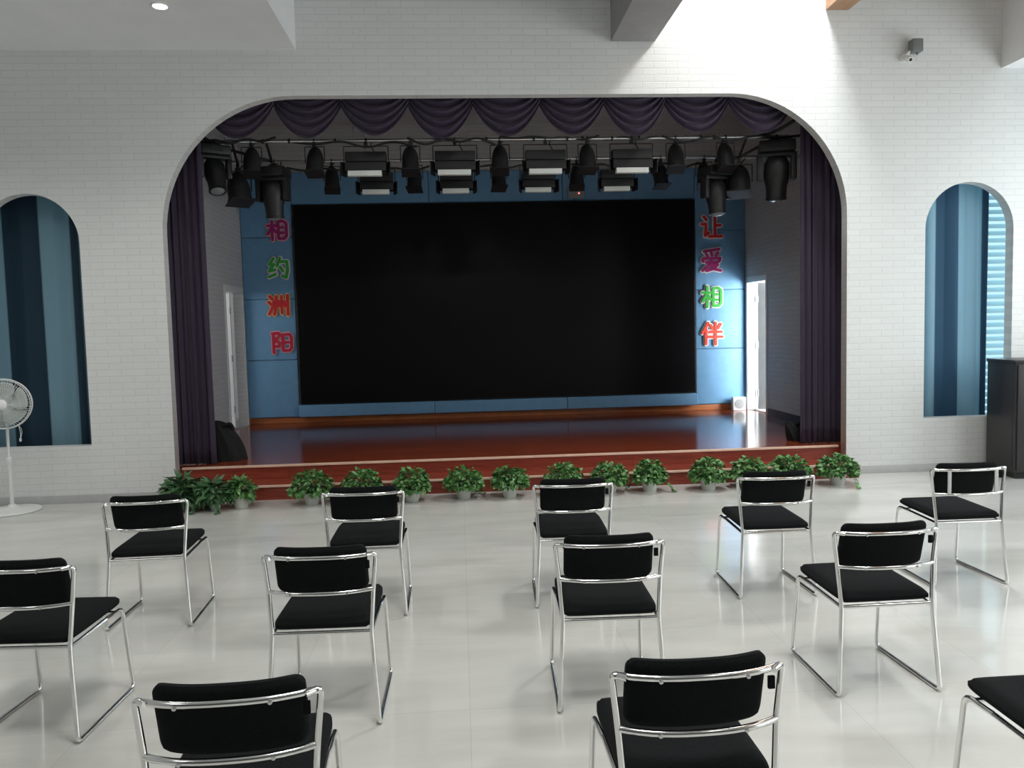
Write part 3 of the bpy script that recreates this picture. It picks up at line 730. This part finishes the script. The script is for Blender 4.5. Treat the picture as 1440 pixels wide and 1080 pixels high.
make_plant((-2.115, -.50, 0), 53, .15, .30, M['leaf'], 'green potted plant with upright leaves, third from the left of the row', 200, (.06, .10), .5, 0)

# ------------------------------------------------------------------ floor fan
t = thing('pedestal_fan', 'white pedestal fan standing on the floor before the left arched opening', 'fan', (-4.32, -.30, 0), .25)
MB().lathe([(.0, 0), (.245, 0), (.25, .010), (.24, .022), (.10, .034), (.045, .045), (.03, .07), (.0, .075)], 48).build('base', M['fan_white'], t, smooth=True)
MB().tube([(0, 0, .05), (0, 0, .50)], .018, n=16).tube([(0, 0, .48), (0, .02, .98)], .013, n=14).lathe([(.024, .47), (.026, .48), (.026, .52), (.02, .53)], 18).build('pole', M['fan_white'], t, smooth=True)
hd = MB().lathe([(.02, -.13), (.055, -.125), (.07, -.09), (.075, -.03), (.06, 0), (0, .0)], 28, T(0, 0, 1.04) @ R(PI / 2, 'X')).box(-.02, .02, .0, .05, .93, 1.0).build('motor_housing', M['fan_white'], t, smooth=True)
gr = MB(); c = (0, -.05, 1.04); RG = .235
for rr, yy, r_ in ((RG, 0, .006), (RG * .98, -.045, .0035), (RG * .98, .045, .0035)):
    gr.tube([(rr * math.cos(a), c[1] + yy, c[2] + rr * math.sin(a)) for a in [2 * PI * k / 48 for k in range(48)]], r_, closed=True, n=6)
for k in range(60):
    a = 2 * PI * k / 60
    gr.tube([(.04 * math.cos(a), c[1] - .075, c[2] + .04 * math.sin(a)), (.15 * math.cos(a + .1), c[1] - .068, c[2] + .15 * math.sin(a + .1)), (RG * math.cos(a + .2), c[1] - .02, c[2] + RG * math.sin(a + .2))], .0017, .05, n=4, seg=3)
for rr, yy in ((.09, -.074), (.15, -.066), (.20, -.050)):
    gr.tube([(rr * math.cos(a), c[1] + yy, c[2] + rr * math.sin(a)) for a in [2 * PI * k / 40 for k in range(40)]], .0018, closed=True, n=4)
for k in range(36):
    a = 2 * PI * k / 36
    gr.tube([(.06 * math.cos(a), c[1] + .07, c[2] + .06 * math.sin(a)), (RG * math.cos(a), c[1] + .02, c[2] + RG * math.sin(a))], .0017, n=4)
gr.build('grille', M['fan_white'], t, smooth=True)
MB().lathe([(0, 0), (.042, 0), (.046, .006), (.03, .014), (0, .016)], 28, T(0, c[1] - .07, c[2]) @ R(PI / 2, 'X')).build('hub_badge', M['white_gloss'], t, smooth=True)
for b in range(5):
    def bl(u, v, b=b):
        rr = .04 + .165 * u; wdt = (.35 + .5 * math.sin(u * PI * .8)) ; a = 2 * PI * b / 5 + (v - .5) * wdt * 1.5 + .35 * u
        return (rr * math.cos(a), c[1] + .022 * (v - .5) * 2, c[2] + rr * math.sin(a))
    MB().grid(bl, 12, 6).build('blade', M['fan_blade'], t, smooth=True, solid=.003)
MB().tube([(.10, -.02, .84), (.12, -.03, .76), (.115, -.035, .70)], .0035, .03, n=6).tube([(.10, -.02, .84), (.135, -.03, .78), (.12, -.035, .71)], .0025, .03, n=6).box(.107, .123, -.043, -.027, .675, .705).build('cord', M['fan_white'], t)

# ------------------------------------------------------------------ dark cabinet on the right
t = thing('cabinet', 'tall dark brown cabinet against the wall at the right edge', 'cabinet', (5.575, -.06, 0), -.12)
MB().box(0, 1.30, -.52, 0, .06, 1.165).build('body', M['cabinet'], t, bevel=.006)
MB().box(.02, 1.28, -.50, -.02, 0, .06).build('plinth', M['black_metal'], t)
MB().box(-.012, 1.31, -.535, .0, 1.165, 1.195).build('top', M['cabinet'], t, bevel=.005)
for k in range(2):
    d = MB().box(.015 + k * .64, .645 + k * .64, -.54, -.521, .08, 1.15).build('door', M['cabinet'], t, bevel=.004)
    MB().tube([((.60 + k * .09), -.545, .62), ((.60 + k * .09), -.565, .64), ((.60 + k * .09), -.565, .76), ((.60 + k * .09), -.545, .78)], .006, .01).build('handle', M['steel'], d, smooth=True)
MB().box(-.004, .001, -.48, -.04, .12, 1.10).build('side_panel', M['cabinet'], t, bevel=.0015)

# ------------------------------------------------------------------ surveillance camera on the wall
t = thing('security_camera', 'small grey and white security camera high on the wall right of the arch', 'camera', (4.74, 0, 4.40))
MB().box(-.055, .055, -.13, -.03, -.055, .075).build('body', M['cam_grey'], t, bevel=.012)
MB().lathe([(.0, 0), (.05, 0), (.05, .02), (.03, .03), (.0, .03)], 24, T(-.07, 0, -.08) @ R(PI / 2, 'X')).tube([(-.07, -.02, -.08), (-.07, -.06, -.05), (-.02, -.08, -.02)], .014, .03).build('bracket', M['speaker_white'], t, smooth=True)
h = MB().lathe([(.0, 0), (.028, .0), (.034, .03), (.034, .07), (.026, .085), (0, .085)], 24, T(-.08, -.055, -.10) @ R(PI / 2 + .5, 'X')).build('head', M['speaker_white'], t, smooth=True)
MB().lathe([(.0, 0), (.018, .0), (.016, .006), (0, .008)], 20, T(-.08, -.128, -.14) @ R(PI / 2 + .5, 'X')).build('lens', M['cable'], h, smooth=True)
MB().lathe([(.0, 0), (.011, .0), (.013, .02), (0, .03)], 14, T(.01, -.09, -.055) @ R(PI, 'X')).build('sensor_tip', M['cam_grey'], t, smooth=True)

# ------------------------------------------------------------------ lamps and daylight
def downlight(x, y, z, lab):
    t = thing('downlight', lab, 'ceiling light', (x, y, z), 0, 'recessed downlights in the dropped ceiling')
    MB().lathe([(.06, 0), (.075, 0), (.075, -.006), (.06, -.008), (.055, -.002)], 32).build('trim_ring', M['white_gloss'], t, smooth=True)
    MB().lathe([(0, -.003), (.055, -.003), (.05, -.01), (0, -.014)], 28).build('lamp', M['lamp_on'], t, smooth=True)
    L = bpy.data.lights.new('downlight_beam', 'SPOT'); L.energy = 14; L.spot_size = math.radians(100); L.spot_blend = .7; L.shadow_soft_size = .05; L.color = (1, .98, .95)
    o = bpy.data.objects.new('downlight_beam', L); COL.objects.link(o); o.location = (x, y, z - .03)
downlight(-2.431, -1.054, 4.413, 'round bright downlight in the white dropped ceiling at upper left')
def area(name, loc, rot, sx, sy, e, col=(1, 1, 1)):
    L = bpy.data.lights.new(name, 'AREA'); L.shape = 'RECTANGLE'; L.size = sx; L.size_y = sy; L.energy = e; L.color = col
    o = bpy.data.objects.new(name, L); COL.objects.link(o); o.location = loc; o.rotation_euler = rot; return o
# daylight through the right-hand windows
for i, (a, b) in enumerate(WY):
    area('window_daylight', (XR - .03, (a + b) / 2, 2.25), (0, PI / 2, 0), 2.6, b - a, [32, 24, 20][i], (.88, .97, 1.0))
# skylight above the front aisle
struct(MB().box(SKX0 - .1, SKX1 + .1, SKY0 - .1, SKY1 + .1, ZC + .1, ZC + .12).build('window_skylight', M['daylight_white']))
area('skylight', ((SKX0 + SKX1) / 2, (SKY0 + SKY1) / 2, ZC - .02), (0, 0, 0), SKX1 - SKX0, SKY1 - SKY0, 132, (.97, 1.0, .99))
# added fill without fixtures: spots under the left dropped ceiling, unseen panels overhead
for x in (-6.2, -4.3, -2.43):
    for y in (-1.9, -3.4, -5.0):
        L = bpy.data.lights.new('soffit_fill_spot', 'SPOT'); L.energy = {-1.9: 76, -3.4: 12, -5.0: 12}[y]; L.spot_size = math.radians(130); L.spot_blend = .8; L.shadow_soft_size = .06; L.color = (1, .99, .95)
        o = bpy.data.objects.new('soffit_fill_spot', L); COL.objects.link(o); o.location = (x, y, 4.39)
for x, y, e in ((.1, -6.2, 100), (3.0, -5.2, 70), (4.9, -6.6, 45), (-4.5, -9.0, 30), (2.5, -9.0, 30)):
    area('ceiling_lamp', (x, y, ZC - .02 if x != .1 else 5.1), (0, 0, 0), 1.2, 1.2, e, (1, .99, .95))
# backstage room on the right is bright with daylight that falls through its door onto the back wall
n = Vector((-.62, .78, -.05)); q = n.to_track_quat('-Z', 'Z').to_euler()
area('backstage_right_daylight', (6.0, 1.75, 1.75), q, 2.0, 1.5, 270, (.93, .98, 1.0))
area('backstage_left_fill', (-5.0, 2.4, 2.3), Vector((.8, .35, -.3)).to_track_quat('-Z', 'Z').to_euler(), .8, .8, 18, (1, 1, 1))  # added unseen fill, sent through the left door towards the right stage wall
area('niche_right_daylight', (5.75, .53, 2.0), (math.radians(-90), 0, 0), 1.6, 2.2, 13, (.75, .93, 1.0))
area('niche_left_daylight', (-4.2, .57, 1.9), (math.radians(-90), 0, 0), 1.3, 2.2, 2.2, (.75, .93, 1.0))

wd = bpy.data.worlds.new('world'); scene.world = wd; wd.use_nodes = True
wd.node_tree.nodes['Background'].inputs[0].default_value = (.9, .95, 1, 1); wd.node_tree.nodes['Background'].inputs[1].default_value = .05

# ------------------------------------------------------------------ camera
f, p, r, yw, D, H = 1114.63, .0682317, .0247342, -.0647899, 8.10186, 1.62
c, s = math.cos(yw), math.sin(yw); ex = Vector((c, s, 0)); ey = Vector((-s, c, 0)); Z = Vector((0, 0, 1))
ed = ey * math.cos(p) - Z * math.sin(p); eu = ey * math.sin(p) + Z * math.cos(p)
rt = ex * math.cos(r) - eu * math.sin(r); up = ex * math.sin(r) + eu * math.cos(r)
cam = bpy.data.cameras.new('camera'); cam.sensor_width = 36; cam.lens = f / 1440 * 36; cam.clip_start = .05
co = bpy.data.objects.new('camera', cam); COL.objects.link(co)
mw = Matrix((rt, up, -ed)).transposed().to_4x4(); mw.translation = (0, -D, H); co.matrix_world = mw
scene.camera = co
vs = scene.view_settings; vs.view_transform = 'Standard'; vs.look = 'None'; vs.gamma = 1; vs.exposure = .14
try: vs.use_curve_mapping = False
except Exception: pass
scene.cycles.max_bounces = 8
